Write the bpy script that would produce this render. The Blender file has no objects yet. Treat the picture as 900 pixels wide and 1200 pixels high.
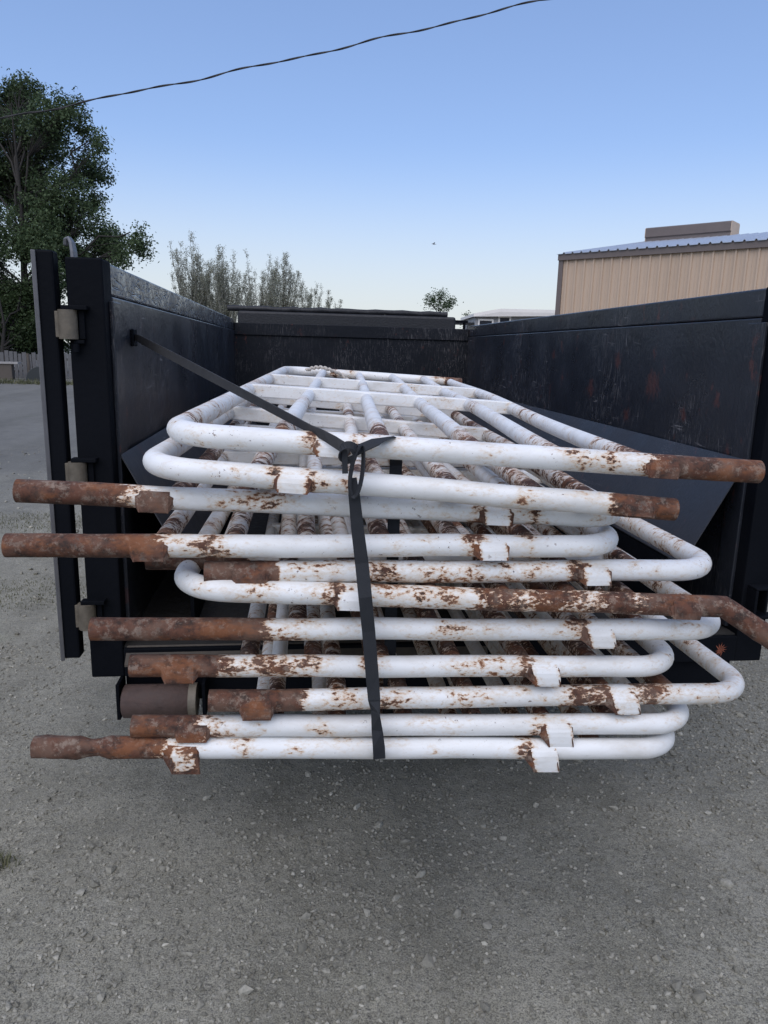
import bpy, bmesh, math, random
from mathutils import Vector, Matrix, noise
import numpy as np
S = bpy.context.scene
COL = S.collection
R = math.radians

# ------------------------------------------------------------------ camera
EYE = 1.62
FPX = 858.1
yaw, pit, rol = R(6.83), R(12.46), R(1.48)
fwd = Vector((math.sin(yaw)*math.cos(pit), math.cos(yaw)*math.cos(pit), -math.sin(pit)))
rx = Vector((math.cos(yaw), -math.sin(yaw), 0)); ux = rx.cross(fwd)
RX = math.cos(rol)*rx + math.sin(rol)*ux
UX = -math.sin(rol)*rx + math.cos(rol)*ux
CAM = Vector((0, 0, EYE))
cd = bpy.data.cameras.new('camera'); cam = bpy.data.objects.new('camera', cd); COL.objects.link(cam)
m = Matrix.Identity(4)
for i in range(3):
    m[i][0] = RX[i]; m[i][1] = UX[i]; m[i][2] = -fwd[i]; m[i][3] = CAM[i]
cam.matrix_world = m
cd.sensor_fit = 'VERTICAL'; cd.sensor_height = 36; cd.lens = FPX/1200*36
cd.clip_start = 0.05; cd.clip_end = 3000
S.camera = cam

# ------------------------------------------------------------------ sky, sun, exposure
SUN_EL, SUN_AZ = R(54.0), R(200)
w = bpy.data.worlds.new('World'); S.world = w; w.use_nodes = True
wt = w.node_tree; wt.nodes.clear()
sky = wt.nodes.new('ShaderNodeTexSky'); sky.sky_type = 'NISHITA'; sky.sun_disc = False
sky.sun_elevation = SUN_EL; sky.sun_rotation = SUN_AZ
sky.air_density = 1.25; sky.dust_density = 0.9; sky.ozone_density = 6.5; sky.altitude = 800
bg = wt.nodes.new('ShaderNodeBackground'); bg.inputs[1].default_value = 0.11
wo = wt.nodes.new('ShaderNodeOutputWorld')
gm_ = wt.nodes.new('ShaderNodeGamma'); gm_.inputs[1].default_value = .70
tn = wt.nodes.new('ShaderNodeMix'); tn.data_type = 'RGBA'; tn.blend_type = 'MULTIPLY'; tn.inputs[0].default_value = 1
tn.inputs[7].default_value = (.885, .915, 1.08, 1)
wt.links.new(sky.outputs[0], gm_.inputs[0]); wt.links.new(gm_.outputs[0], tn.inputs[6]); tc = wt.nodes.new('ShaderNodeTexCoord'); sz = wt.nodes.new('ShaderNodeSeparateXYZ'); wt.links.new(tc.outputs['Generated'], sz.inputs[0])
mr = wt.nodes.new('ShaderNodeMapRange'); mr.interpolation_type = 'SMOOTHSTEP'; mr.inputs[1].default_value = -.02; mr.inputs[2].default_value = .26; mr.inputs[3].default_value = .95; mr.inputs[4].default_value = 0
wt.links.new(sz.outputs[2], mr.inputs[0])
hz = wt.nodes.new('ShaderNodeMix'); hz.data_type = 'RGBA'; hz.inputs[7].default_value = (2.95, 3.08, 3.02, 1)
wt.links.new(mr.outputs[0], hz.inputs[0]); wt.links.new(tn.outputs[2], hz.inputs[6]); wt.links.new(hz.outputs[2], bg.inputs[0]); wt.links.new(bg.outputs[0], wo.inputs[0])
sl = bpy.data.lights.new('sun', 'SUN'); sl.energy = 1.15; sl.angle = R(80); sl.color = (1, .92, .84)
so = bpy.data.objects.new('sun', sl); COL.objects.link(so)
sd = Vector((math.sin(SUN_AZ)*math.cos(SUN_EL), math.cos(SUN_AZ)*math.cos(SUN_EL), math.sin(SUN_EL)))
so.rotation_euler = sd.to_track_quat('Z', 'Y').to_euler(); so.location = (-10, -20, 20)
S.view_settings.view_transform = 'Standard'; S.view_settings.look = 'None'
S.view_settings.gamma = 1; S.view_settings.exposure = 1.22
S.view_settings.use_curve_mapping = False

# ------------------------------------------------------------------ helpers
def ray(px, py): return fwd + RX*((px-450)/FPX) - UX*((py-600)/FPX)
def at_y(px, py, y):
    d = ray(px, py); return CAM + d*(y/d.y)
def at_d(px, py, D): return CAM + ray(px, py)*D

def tag(o, label=None, cat=None, group=None, kind=None):
    if label: o['label'] = label
    if cat: o['category'] = cat
    if group: o['group'] = group
    if kind: o['kind'] = kind
    return o
def empty(name, loc=(0, 0, 0)):
    o = bpy.data.objects.new(name, None); COL.objects.link(o); o.location = loc
    o.empty_display_size = .2
    return o
class MB:
    """collects shapes into one mesh"""
    def __init__(s): s.v = []; s.f = []; s.g = []; s.sm = []
    def add(s, vs, fs, g=0.0, smooth=False):
        b = len(s.v)
        s.v += [tuple(x) for x in vs]
        s.g += (list(g) if hasattr(g, '__len__') else [g]*len(vs))
        for f in fs: s.f.append(tuple(b+i for i in f)); s.sm.append(smooth)
    def box(s, a, b, g=0.0, M=None):
        x0, y0, z0 = a; x1, y1, z1 = b
        vs = [Vector(p) for p in ((x0,y0,z0),(x1,y0,z0),(x1,y1,z0),(x0,y1,z0),(x0,y0,z1),(x1,y0,z1),(x1,y1,z1),(x0,y1,z1))]
        if M: vs = [M @ v for v in vs]
        s.add(vs, [(0,3,2,1),(4,5,6,7),(0,1,5,4),(1,2,6,5),(2,3,7,6),(3,0,4,7)], g)
    def tube(s, pts, r, seg=16, g=None, cap=True, hollow=0.0, ell=None, smooth=True):
        pts = [Vector(p) for p in pts]; n = len(pts)
        rf = r if callable(r) else (lambda i: r)
        gs = g if g is not None else [0.0]*n
        T = []
        for i in range(n):
            t = pts[min(i+1, n-1)] - pts[max(i-1, 0)]
            T.append(t.normalized() if t.length > 1e-9 else Vector((0, 0, 1)))
        up = Vector((0, 0, 1)) if abs(T[0].z) < .9 else Vector((1, 0, 0))
        N = (up - T[0]*up.dot(T[0])).normalized()
        vs = []; gg = []
        for i in range(n):
            if i: N = (N - T[i]*N.dot(T[i])).normalized()
            B = T[i].cross(N); rr = rf(i)
            for k in range(seg):
                a = 2*math.pi*k/seg
                q = rr(a) if callable(rr) else rr
                ex, ey = ell if ell else (1, 1)
                vs.append(pts[i] + (N*math.cos(a)*ex + B*math.sin(a)*ey)*q); gg.append(gs[i])
        fs = [(i*seg+k, i*seg+(k+1) % seg, (i+1)*seg+(k+1) % seg, (i+1)*seg+k) for i in range(n-1) for k in range(seg)]
        s.add(vs, fs, gg, smooth)
        if cap:
            for end in (0, n-1):
                base = [Vector(v) for v in vs[end*seg:(end+1)*seg]]; c = pts[end]
                d = T[end]*(1 if end == 0 else -1)
                if hollow:
                    inn = [c + (v-c)*hollow for v in base]; deep = [v + d*.05 for v in inn]
                    q = base + inn + deep; ff = []
                    for k in range(seg):
                        k2 = (k+1) % seg
                        ff.append((k2, k, seg+k, seg+k2)); ff.append((seg+k2, seg+k, 2*seg+k, 2*seg+k2))
                    ff.append(tuple(2*seg+k for k in range(seg)))
                    s.add(q, ff, gs[end], False)
                else:
                    s.add(base, [tuple(range(seg))], gs[end], False)
    def ribbon(s, pts, wdirs, widths, th=.002, g=0.0):
        pts = [Vector(p) for p in pts]; n = len(pts); vs = []
        for i in range(n):
            t = (pts[min(i+1, n-1)] - pts[max(i-1, 0)]).normalized()
            wv = Vector(wdirs[i] if isinstance(wdirs, list) else wdirs); wv = (wv - t*wv.dot(t)).normalized()
            nv = t.cross(wv); hw = (widths[i] if isinstance(widths, list) else widths)/2
            vs += [pts[i]-wv*hw-nv*th/2, pts[i]+wv*hw-nv*th/2, pts[i]+wv*hw+nv*th/2, pts[i]-wv*hw+nv*th/2]
        fs = [(0, 1, 2, 3), (4*n-1, 4*n-2, 4*n-3, 4*n-4)]
        for i in range(n-1):
            for k in range(4): fs.append((4*i+k, 4*i+4+k, 4*i+4+(k+1) % 4, 4*i+(k+1) % 4))
        s.add(vs, fs, g)
    def build(s, name, mat, parent=None, bevel=0):
        me = bpy.data.meshes.new(name); me.from_pydata(s.v, [], s.f)
        me.polygons.foreach_set('use_smooth', s.sm)
        at = me.attributes.new('rust', 'FLOAT', 'POINT'); at.data.foreach_set('value', [float(x) for x in s.g])
        me.materials.append(mat); me.validate()
        bm = bmesh.new(); bm.from_mesh(me); bmesh.ops.recalc_face_normals(bm, faces=bm.faces); bm.to_mesh(me); bm.free()
        o = bpy.data.objects.new(name, me); COL.objects.link(o)
        if parent:
            o.parent = parent
            p = parent; off = Vector((0, 0, 0))
            while p: off += p.location; p = p.parent
            o.location = -off
        if bevel:
            b = o.modifiers.new('bevel', 'BEVEL'); b.width = bevel; b.segments = 2; b.limit_method = 'ANGLE'
        return o

# ------------------------------------------------------------------ materials
class NT:
    def __init__(s, name):
        s.m = bpy.data.materials.new(name); s.m.use_nodes = True; s.t = s.m.node_tree; s.t.nodes.clear()
        s.o = s.n('ShaderNodeOutputMaterial'); s.b = s.n('ShaderNodeBsdfPrincipled'); s.l(s.b.outputs[0], s.o.inputs[0])
    def n(s, t): return s.t.nodes.new(t)
    def l(s, a, b): s.t.links.new(a, b)
    def setin(s, sock, v):
        if hasattr(v, 'is_output') or hasattr(v, 'links'): s.l(v, sock)
        else: sock.default_value = v
    def pos(s): return s.n('ShaderNodeNewGeometry').outputs['Position']
    def mapping(s, vec, scale=(1, 1, 1), rot=(0, 0, 0), loc=(0, 0, 0)):
        k = s.n('ShaderNodeMapping'); s.l(vec, k.inputs[0])
        k.inputs['Scale'].default_value = scale; k.inputs['Rotation'].default_value = rot; k.inputs['Location'].default_value = loc
        return k.outputs[0]
    def noise(s, vec, scale, detail=4, rough=.55, dist=0):
        k = s.n('ShaderNodeTexNoise'); s.l(vec, k.inputs['Vector']); k.inputs['Scale'].default_value = scale
        k.inputs['Detail'].default_value = detail; k.inputs['Roughness'].default_value = rough; k.inputs['Distortion'].default_value = dist
        return k.outputs['Fac']
    def voro(s, vec, scale, feature='F1', out='Distance', rnd=1):
        k = s.n('ShaderNodeTexVoronoi'); k.feature = feature; s.l(vec, k.inputs['Vector']); k.inputs['Scale'].default_value = scale
        k.inputs['Randomness'].default_value = rnd
        return k.outputs[out]
    def math(s, op, a, b=0.0, c=None, clamp=False):
        k = s.n('ShaderNodeMath'); k.operation = op; k.use_clamp = clamp
        s.setin(k.inputs[0], a); s.setin(k.inputs[1], b)
        if c is not None: s.setin(k.inputs[2], c)
        return k.outputs[0]
    def ramp(s, v, lo, hi, a=0.0, b=1.0):
        k = s.n('ShaderNodeMapRange'); k.interpolation_type = 'SMOOTHSTEP'; s.l(v, k.inputs[0])
        k.inputs[1].default_value = lo; k.inputs[2].default_value = hi; k.inputs[3].default_value = a; k.inputs[4].default_value = b
        return k.outputs[0]
    def mix(s, f, a, b):
        k = s.n('ShaderNodeMix'); k.data_type = 'RGBA'
        s.setin(k.inputs[0], f); s.setin(k.inputs[6], a if not isinstance(a, tuple) else (*a, 1)[:4]); s.setin(k.inputs[7], b if not isinstance(b, tuple) else (*b, 1)[:4])
        return k.outputs[2]
    def attr(s, name, out='Fac'):
        k = s.n('ShaderNodeAttribute'); k.attribute_name = name; return k.outputs[out]
    def bump(s, h, strength=.3, dist=.01):
        k = s.n('ShaderNodeBump'); k.inputs['Strength'].default_value = strength; k.inputs['Distance'].default_value = dist
        s.l(h, k.inputs['Height']); s.l(k.outputs[0], s.b.inputs['Normal']); return k
    def fin(s, color=None, rough=None, metal=None, spec=None):
        if color is not None: s.setin(s.b.inputs['Base Color'], color if not isinstance(color, tuple) else (*color, 1)[:4])
        if rough is not None: s.setin(s.b.inputs['Roughness'], rough)
        if metal is not None: s.setin(s.b.inputs['Metallic'], metal)
        if spec is not None: s.setin(s.b.inputs['Specular IOR Level'], spec)
        return s.m

def mat_simple(name, col, rough=.6, metal=0, nscale=20, namt=.25, bump=.1, spec=.5):
    k = NT(name); p = k.pos(); n = k.noise(p, nscale, 5)
    c = k.mix(n, tuple(x*(1-namt) for x in col), tuple(min(1, x*(1+namt)) for x in col))
    if bump: k.bump(n, bump, .01)
    return k.fin(c, k.ramp(n, .2, .8, rough*.85, min(1, rough*1.15)), metal, spec)

def mat_pipe():
    k = NT('chipped white pipe paint'); p = k.pos(); g = k.attr('rust')
    ps = k.mapping(p, (.55, 1, 1))
    n = k.noise(ps, 34, 8, .68, .4); nf = k.noise(ps, 150, 5, .65); nl = k.noise(ps, 10, 4, .6)
    nn = k.math('ADD', k.math('MULTIPLY', n, .56), k.math('MULTIPLY', nf, .44))
    q = k.math('ADD', nn, k.math('MULTIPLY', g, .50))
    q = k.math('ADD', q, k.math('MULTIPLY', k.math('SUBTRACT', nl, .5), .30))
    chips = k.math('MULTIPLY', k.ramp(k.noise(p, 85, 5, .7), .64, .665), k.ramp(k.noise(p, 6, 3), .44, .60))
    rust = k.math('MAXIMUM', k.ramp(q, .70, .725), k.math('MULTIPLY', chips, .9)); stain = k.ramp(q, .53, .74); edge = k.ramp(q, .655, .715)
    # paint
    d1 = k.noise(k.mapping(p, (.35, 1, 1)), 14, 6, .65); paint = k.mix(k.ramp(d1, .42, .75), (.72, .73, .725), (.57, .56, .53))
    specks = k.ramp(k.noise(p, 300, 2, .5), .68, .74, 0, .45)
    paint = k.mix(specks, paint, (.42, .38, .33))
    paint = k.mix(k.math('MULTIPLY', stain, .60), paint, (.52, .37, .20))
    paint = k.mix(k.math('MULTIPLY', edge, .72), paint, (.40, .17, .05))
    r1 = k.noise(p, 45, 6, .7); r2 = k.noise(p, 16, 4)
    rc = k.mix(k.ramp(r1, .32, .62), (.026, .015, .011), (.100, .040, .023))
    rc = k.mix(k.ramp(r2, .46, .66, 0, .75), rc, (.135, .078, .054))
    rc = k.mix(k.ramp(k.noise(p, 48, 7, .78), .50, .64, 0, .70), rc, (.245, .190, .150))
    rc = k.mix(k.ramp(k.noise(p, 24, 5, .7), .60, .66, 0, .5), rc, (.022, .016, .015))
    rc = k.mix(k.math('MULTIPLY', k.ramp(k.noise(ps, 19, 5, .65), .50, .64), .55), rc, (.215, .078, .027))
    col = k.mix(rust, paint, rc)
    h = k.math('ADD', k.math('MULTIPLY', rust, -.6), k.math('MULTIPLY', k.math('MULTIPLY', r1, rust), .9))
    h = k.math('ADD', h, k.math('MULTIPLY', k.noise(p, 40, 3), .12))
    k.bump(h, .55, .004)
    return k.fin(col, k.math('ADD', k.math('MULTIPLY', rust, .40), .46), 0, .45)

def mat_black(name, base=(.010, .012, .017), rough=.42, scratch=.8, blotch=(), spec=.5, dusty=.35):
    k = NT(name); p = k.pos()
    n = k.noise(p, 3.2, 6, .6); n2 = k.noise(p, 55, 4)
    c = k.mix(n, tuple(x*.75 for x in base), tuple(x*1.5 for x in base))
    dust = k.ramp(k.noise(p, 1.6, 5, .65), .45, .8, 0, dusty)
    c = k.mix(dust, c, (.040, .040, .044))
    if scratch:
        wv = k.n('ShaderNodeVectorMath'); wv.operation = 'MULTIPLY_ADD'
        wn = k.n('ShaderNodeTexNoise'); k.l(p, wn.inputs['Vector']); wn.inputs['Scale'].default_value = 1.7; wn.inputs['Detail'].default_value = 2
        k.l(wn.outputs['Color'], wv.inputs[0]); wv.inputs[1].default_value = (.10, .10, .10); k.l(p, wv.inputs[2]); pw = wv.outputs[0]
        sv = k.noise(k.mapping(pw, (90, 90, 3.2)), 2.6, 3, .55); sv2 = k.noise(k.mapping(pw, (95, 95, 4.5), (.30, .1, 0)), 2.2, 2, .5)
        sdg = k.noise(k.mapping(pw, (70, 5, 70), (.75, 0, 0)), 1.3, 2, .5)
        pm = k.ramp(k.noise(p, 1.9, 4, .6), .40, .66)
        sc = k.math('MAXIMUM', k.ramp(sv, .575, .69), k.math('MAXIMUM', k.ramp(sv2, .61, .72), k.ramp(sdg, .66, .73)))
        sc = k.math('MULTIPLY', k.math('MULTIPLY', sc, pm), scratch)
        c = k.mix(sc, c, (.24, .23, .23))
        rs = k.math('MULTIPLY', k.ramp(k.noise(k.mapping(p, (1, 1, .6)), 13, 6, .72), .60, .68), k.ramp(k.noise(p, 1.3, 2), .36, .54))
        c = k.mix(k.math('MULTIPLY', rs, .75), c, (.085, .032, .028))
    for (bx, by, bz, br) in blotch:
        dv = k.n('ShaderNodeVectorMath'); dv.operation = 'DISTANCE'; k.l(p, dv.inputs[0]); dv.inputs[1].default_value = (bx, by, bz)
        bm_ = k.math('ADD', k.ramp(dv.outputs['Value'], 0, br, .55, 0), k.math('MULTIPLY', k.math('SUBTRACT', k.noise(k.mapping(p, (1, 1, .6)), 52, 7, .75), .5), 1.5))
        near = k.ramp(dv.outputs['Value'], br*.8, br*1.3, 1, 0)
        c = k.mix(k.math('MULTIPLY', k.math('MULTIPLY', k.ramp(bm_, .22, .55), near), .42), c, (.115, .036, .026))
    h = k.math('ADD', k.math('MULTIPLY', n, .6), k.math('MULTIPLY', n2, .15))
    h = k.math('ADD', h, k.math('MULTIPLY', k.noise(p, .9, 3, .5), 2.2))
    k.bump(h, .30, .025)
    return k.fin(c, k.ramp(n, .25, .75, rough*.8, rough*1.3), 0, spec)

def mat_wrinkled():
    k = NT('wrinkled black paint band'); p = k.pos()
    r1 = k.noise(k.mapping(p, (4, 1.3, 7), (.5, 0, 0)), 3.0, 3, .5, 1.6); r2 = k.noise(k.mapping(p, (4, 2.2, 4), (-.7, 0, 0)), 3.6, 3, .5, 1.0); n = k.noise(p, 6, 5, .6, 1.2)
    v1 = k.math('ABSOLUTE', k.math('SUBTRACT', r1, .5)); v2 = k.math('ABSOLUTE', k.math('SUBTRACT', r2, .5))
    v = k.math('MINIMUM', k.ramp(v1, 0, .025), k.ramp(v2, 0, .018))
    c = k.mix(v, (.007, .008, .011), (.026, .029, .036))
    k.bump(k.math('ADD', k.math('MULTIPLY', v, .4), n), .45, .02)
    return k.fin(c, k.ramp(n, .3, .7, .20, .36), 0, .8)

def mat_ground():
    k = NT('grey gravelly dirt'); p = k.pos()
    big = k.noise(p, .35, 5, .6); mid = k.noise(p, 3.6, 7, .68); fine = k.noise(p, 60, 5, .7); f2 = k.noise(p, 240, 3, .6)
    # wheel tracks running beside the trailer
    streak = k.noise(k.mapping(p, (1.6, .22, 1), (0, 0, R(18))), 1.2, 5, .6)
    c = k.mix(k.ramp(mid, .3, .7), (.195, .188, .150), (.305, .294, .238))
    c = k.mix(k.ramp(streak, .42, .68, 0, .45), c, (.365, .352, .290))
    c = k.mix(k.ramp(big, .55, .75, 0, .25), c, (.165, .163, .132))
    vc = k.voro(p, 85, 'F1', 'Color'); vd = k.voro(p, 85, 'F1', 'Distance')
    sp = k.n('ShaderNodeSeparateColor'); k.l(vc, sp.inputs[0])
    peb = k.math('MULTIPLY', k.ramp(sp.outputs[0], .62, .80), k.ramp(vd, .25, .50, 1, 0))
    pc = k.mix(sp.outputs[1], (.13, .127, .108), (.38, .365, .315))
    c = k.mix(k.math('MULTIPLY', peb, .75), c, pc)
    c = k.mix(k.ramp(fine, .36, .58, .38, 0), c, (.095, .092, .082))
    c = k.mix(k.ramp(f2, .36, .54, .65, 0), c, (.070, .068, .058))
    c = k.mix(k.ramp(k.noise(p, 34, 5, .7), .50, .68, 0, .4), c, (.31, .30, .26))
    c = k.mix(k.ramp(f2, .58, .74, 0, .45), c, (.42, .41, .37))
    grs = k.math('MULTIPLY', k.ramp(k.noise(p, .9, 4, .6), .60, .72), .35)
    c = k.mix(grs, c, (.15, .165, .10))
    # the worn asphalt road further off
    sx = k.n('ShaderNodeSeparateXYZ'); k.l(p, sx.inputs[0])
    rd = k.ramp(k.math('ADD', sx.outputs[1], k.math('MULTIPLY', k.math('SUBTRACT', k.noise(p, .5, 4), .5), 6.0)), 6.5, 10.5)
    c = k.mix(k.math('MULTIPLY', rd, .62), c, k.mix(k.ramp(k.noise(k.mapping(p, (1, .25, 1)), .9, 5), .35, .65), (.070, .073, .076), (.110, .113, .116)))
    h = k.math('ADD', k.math('MULTIPLY', fine, .35), k.math('MULTIPLY', peb, .25))
    h = k.math('ADD', h, k.math('ADD', k.math('MULTIPLY', mid, 1.2), k.math('MULTIPLY', f2, .2)))
    h = k.math('ADD', h, k.math('MULTIPLY', k.noise(p, 17, 5, .65), 1.0))
    k.bump(h, .75, .011)
    return k.fin(c, .92, 0, .2)

def mat_leaf(name, a, b, trans=.25):
    k = NT(name); g = k.attr('rust'); n = k.noise(k.pos(), .45, 3)
    c = k.mix(k.math('ADD', k.math('MULTIPLY', g, .7), k.math('MULTIPLY', k.ramp(n, .35, .65), .3)), a, b)
    k.fin(c, .6, 0, .25)
    tr = k.n('ShaderNodeBsdfTranslucent'); k.l(c, tr.inputs[0])
    mx = k.n('ShaderNodeMixShader'); mx.inputs[0].default_value = trans
    k.l(k.b.outputs[0], mx.inputs[1]); k.l(tr.outputs[0], mx.inputs[2]); k.l(mx.outputs[0], k.o.inputs[0])
    return k.m

M = {}
M['pipe'] = mat_pipe()
M['wall'] = mat_black('scratched black trailer paint', (.0135, .0160, .0220), .31, .75, spec=.42, dusty=.3, blotch=((1.50, 3.03, 1.50, .13), (1.50, 3.4, 1.60, .08), (1.50, 4.3, 1.62, .06), (1.50, 2.75, 1.40, .06), (1.50, 3.7, 1.45, .10), (1.50, 3.25, 1.36, .07)))
M['fwall'] = mat_black('scratched black front wall paint', (.006, .0075, .011), .5, .4, spec=.15, dusty=.15)
M['frame'] = mat_black('black frame paint', (.0032, .0040, .0060), 0.65, 0, spec=.06, dusty=.06)
M['plate'] = mat_black('dull black side plate', (.020, .022, .028), .5, .35)
M['band'] = mat_wrinkled()
M['deck'] = mat_simple('dark steel floor', (.012, .0115, .011), .85, 0, 30, .6, .5)
M['mud'] = mat_simple('mud caked steel lip', (.06, .052, .043), .9, 0, 30, .6, .5)
M['hinge'] = mat_simple('dirty bare steel hinge', (.105, .090, .068), .65, .1, 40, .5, .3)
M['roller'] = mat_simple('dark rusted roller', (.065, .042, .036), .75, .1, 45, .5, .4)
M['ringend'] = mat_simple('worn steel ring', (.16, .14, .11), .6, .3, 60, .4, .2)
M['galv'] = mat_simple('galvanised steel', (.13, .135, .15), .5, .4, 30, .2, .1)
M['rubber'] = mat_simple('black rubber', (.012, .012, .013), .7, 0, 40, .3, .2)
M['rim'] = mat_simple('grey wheel steel', (.25, .25, .26), .4, .4, 30, .2, .1)
M['rustspot'] = mat_simple('red rust patch', (.22, .065, .035), .8, 0, 60, .5, .4)
M['tarp'] = mat_simple('black mesh tarp', (.006, .007, .010), .6, 0, 60, .4, .3)
M['ground'] = mat_ground()
M['stone'] = None
M['bark'] = mat_simple('grey brown bark', (.018, .016, .014), .9, 0, 30, .4, .5)
M['palebark'] = mat_simple('pale grey bark', (.24, .235, .20), .9, 0, 30, .3, .3)
M['leaf'] = mat_leaf('dark green leaves', (.026, .046, .021), (.090, .130, .058))
M['bushleaf'] = mat_leaf('deep green shrub leaves', (.016, .030, .012), (.045, .070, .026))
M['palebud'] = mat_leaf('sparse olive buds', (.16, .17, .125), (.30, .31, .24), .15)
M['wire'] = mat_simple('black cable', (.012, .012, .014), .6, 0, 30, .2, 0)

def mat_webbing(name, a, b):
    k = NT(name); p = k.pos(); n = k.noise(p, 25, 4); wv = k.noise(p, 420, 2)
    c = k.mix(n, a, b); k.bump(wv, .35, .002); return k.fin(c, .8, 0, .3)
M['strap_grey'] = mat_webbing('faded grey webbing', (.032, .033, .036), (.058, .059, .062))
M['strap'] = mat_webbing('black webbing', (.014, .016, .020), (.030, .033, .038))
M['rope'] = mat_simple('dirty white rope', (.45, .42, .38), .9, 0, 90, .4, .5)
M['fence'] = mat_simple('weathered grey boards', (.105, .105, .108), .9, 0, 12, .4, .4)
M['plank'] = mat_simple('pale weathered plank', (.28, .27, .26), .85, 0, 12, .25, .3)
M['darkwood'] = mat_simple('dark old timber', (.085, .072, .060), .9, 0, 18, .4, .5)
M['skin'] = mat_simple('worn grey sheet edge', (.10, .10, .105), .5, .2, 20, .3, .1)
M['tub'] = mat_simple('black plastic tub', (.016, .020, .022), .45, 0, 10, .3, .1)
M['grass'] = mat_leaf('dry green grass', (.055, .065, .030), (.15, .145, .080), .2)
def mat_metal_siding():
    k = NT('tan painted steel siding'); p = k.pos(); n = k.noise(k.mapping(p, (.5, .5, .15)), 3, 4)
    c = k.mix(n, (.43, .325, .237), (.52, .40, .297)); return k.fin(c, .5, 0, .4)
M['siding'] = mat_metal_siding()
M['trim'] = mat_simple('brown steel trim', (.13, .105, .095), .5, 0, 4, .15, 0)
M['roof'] = mat_simple('pale grey blue metal roof', (.42, .46, .52), .35, .3, 3, .15, 0)
M['white'] = mat_simple('off white painted panel', (.78, .75, .70), .5, 0, 4, .08, 0)
M['greywall'] = mat_simple('grey lap siding', (.30, .30, .30), .6, 0, 4, .15, 0)
M['glass'] = mat_simple('dark window glass', (.03, .035, .045), .08, 0, 3, .1, 0, .6)
M['awning'] = mat_simple('dark carport shade', (.05, .055, .06), .7, 0, 4, .2, 0)
M['bird'] = mat_simple('grey brown feathers', (.30, .31, .33), .8, 0, 60, .3, 0)

# ------------------------------------------------------------------ ground
rng = np.random.default_rng(7)
def gz(x, y):
    """height of the dirt"""
    h = .030*noise.noise(Vector((x*.33, y*.16, 3.1))) + .014*noise.noise(Vector((x*1.3, y*.8, 7.7))) + .006*noise.noise(Vector((x*4.1, y*4.1, 1.3)))
    return h*max(.25, 1 - math.hypot(x, y)/90)
def graded(lo, hi, step, far, n):
    core = list(np.arange(lo, hi+1e-6, step)); t = np.linspace(0, 1, n+1)[1:]
    up = [hi + (far-hi)*(q**2.6) + q*step*4 for q in t]; dn = [lo - (far+lo)*(q**2.6) - q*step*4 for q in t]
    return dn[::-1] + core + up
xs = graded(-4, 4, .06, 900, 46); ys = graded(.4, 8, .06, 900, 46)
gv = [(x, y, gz(x, y)) for y in ys for x in xs]; nx = len(xs)
gf = [(j*nx+i, j*nx+i+1, (j+1)*nx+i+1, (j+1)*nx+i) for j in range(len(ys)-1) for i in range(nx-1)]
gm = bpy.data.meshes.new('ground'); gm.from_pydata(gv, [], gf); gm.polygons.foreach_set('use_smooth', [True]*len(gf)); gm.materials.append(M['ground'])
go = bpy.data.objects.new('ground', gm); COL.objects.link(go); tag(go, kind='structure')

def mat_stone():
    k = NT('grey pebbles'); g = k.attr('rust'); p = k.pos(); n = k.noise(p, 120, 4)
    c = k.mix(g, (.145, .139, .113), (.46, .442, .375)); c = k.mix(k.ramp(n, .3, .7, .4, 0), c, (.11, .107, .092))
    k.bump(n, .3, .004); return k.fin(c, .9, 0, .25)
M['stone'] = mat_stone()
def stones(name, count, xr, yr, smin, smax, seed, ex=4.0):
    rg = random.Random(seed); b = MB()
    bmq = bmesh.new(); bmesh.ops.create_icosphere(bmq, subdivisions=1, radius=1)
    bv = [v.co.copy() for v in bmq.verts]; bf = [tuple(v.index for v in f.verts) for f in bmq.faces]; bmq.free()
    n = 0; tries = 0
    while n < count and tries < count*12:
        tries += 1
        x = rg.uniform(*xr); y = rg.uniform(*yr)
        dens = noise.noise(Vector((x*1.1, y*.75, 5.5)))*.9 + noise.noise(Vector((x*3.3, y*3.3, 2.5)))*.5
        if dens < rg.uniform(-.75, .75): continue
        s = smin + (smax-smin)*rg.random()**ex
        rot = Matrix.Rotation(rg.uniform(0, 6.3), 3, 'Z') @ Matrix.Rotation(rg.uniform(-.5, .5), 3, 'X')
        sc = Vector((rg.uniform(.8, 1.5), rg.uniform(.6, 1.0), rg.uniform(.55, .9)))*s
        sh = rg.random()*10
        z = gz(x, y) + sc.z*rg.uniform(.1, .5)
        vs = []
        for v in bv:
            q = v*(1 + .75*noise.noise(v*1.3 + Vector((sh, sh*3, 0))))
            vs.append(rot @ Vector((q.x*sc.x, q.y*sc.y, q.z*sc.z)) + Vector((x, y, z)))
        t = rg.random(); b.add(vs, bf, t*.62 if rg.random() < .95 else .62+.38*t, False)
        n += 1
    return b
b = stones('pebbles', 62000, (-2.5, 2.8), (1.05, 4.0), .0015, .0085, 3, 3.2)
b3 = stones('pebbles', 900, (-2.6, 2.9), (1.0, 4.2), .006, .017, 9, 2.5)
b.add(b3.v, b3.f, b3.g)
b2 = stones('pebbles', 5000, (-8, 6), (3.5, 12), .004, .024, 5)
b.add(b2.v, b2.f, b2.g)
tag(b.build('pebbles', M['stone']), 'loose grey pebbles and grit scattered over the dirt', 'gravel', kind='stuff')

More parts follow.
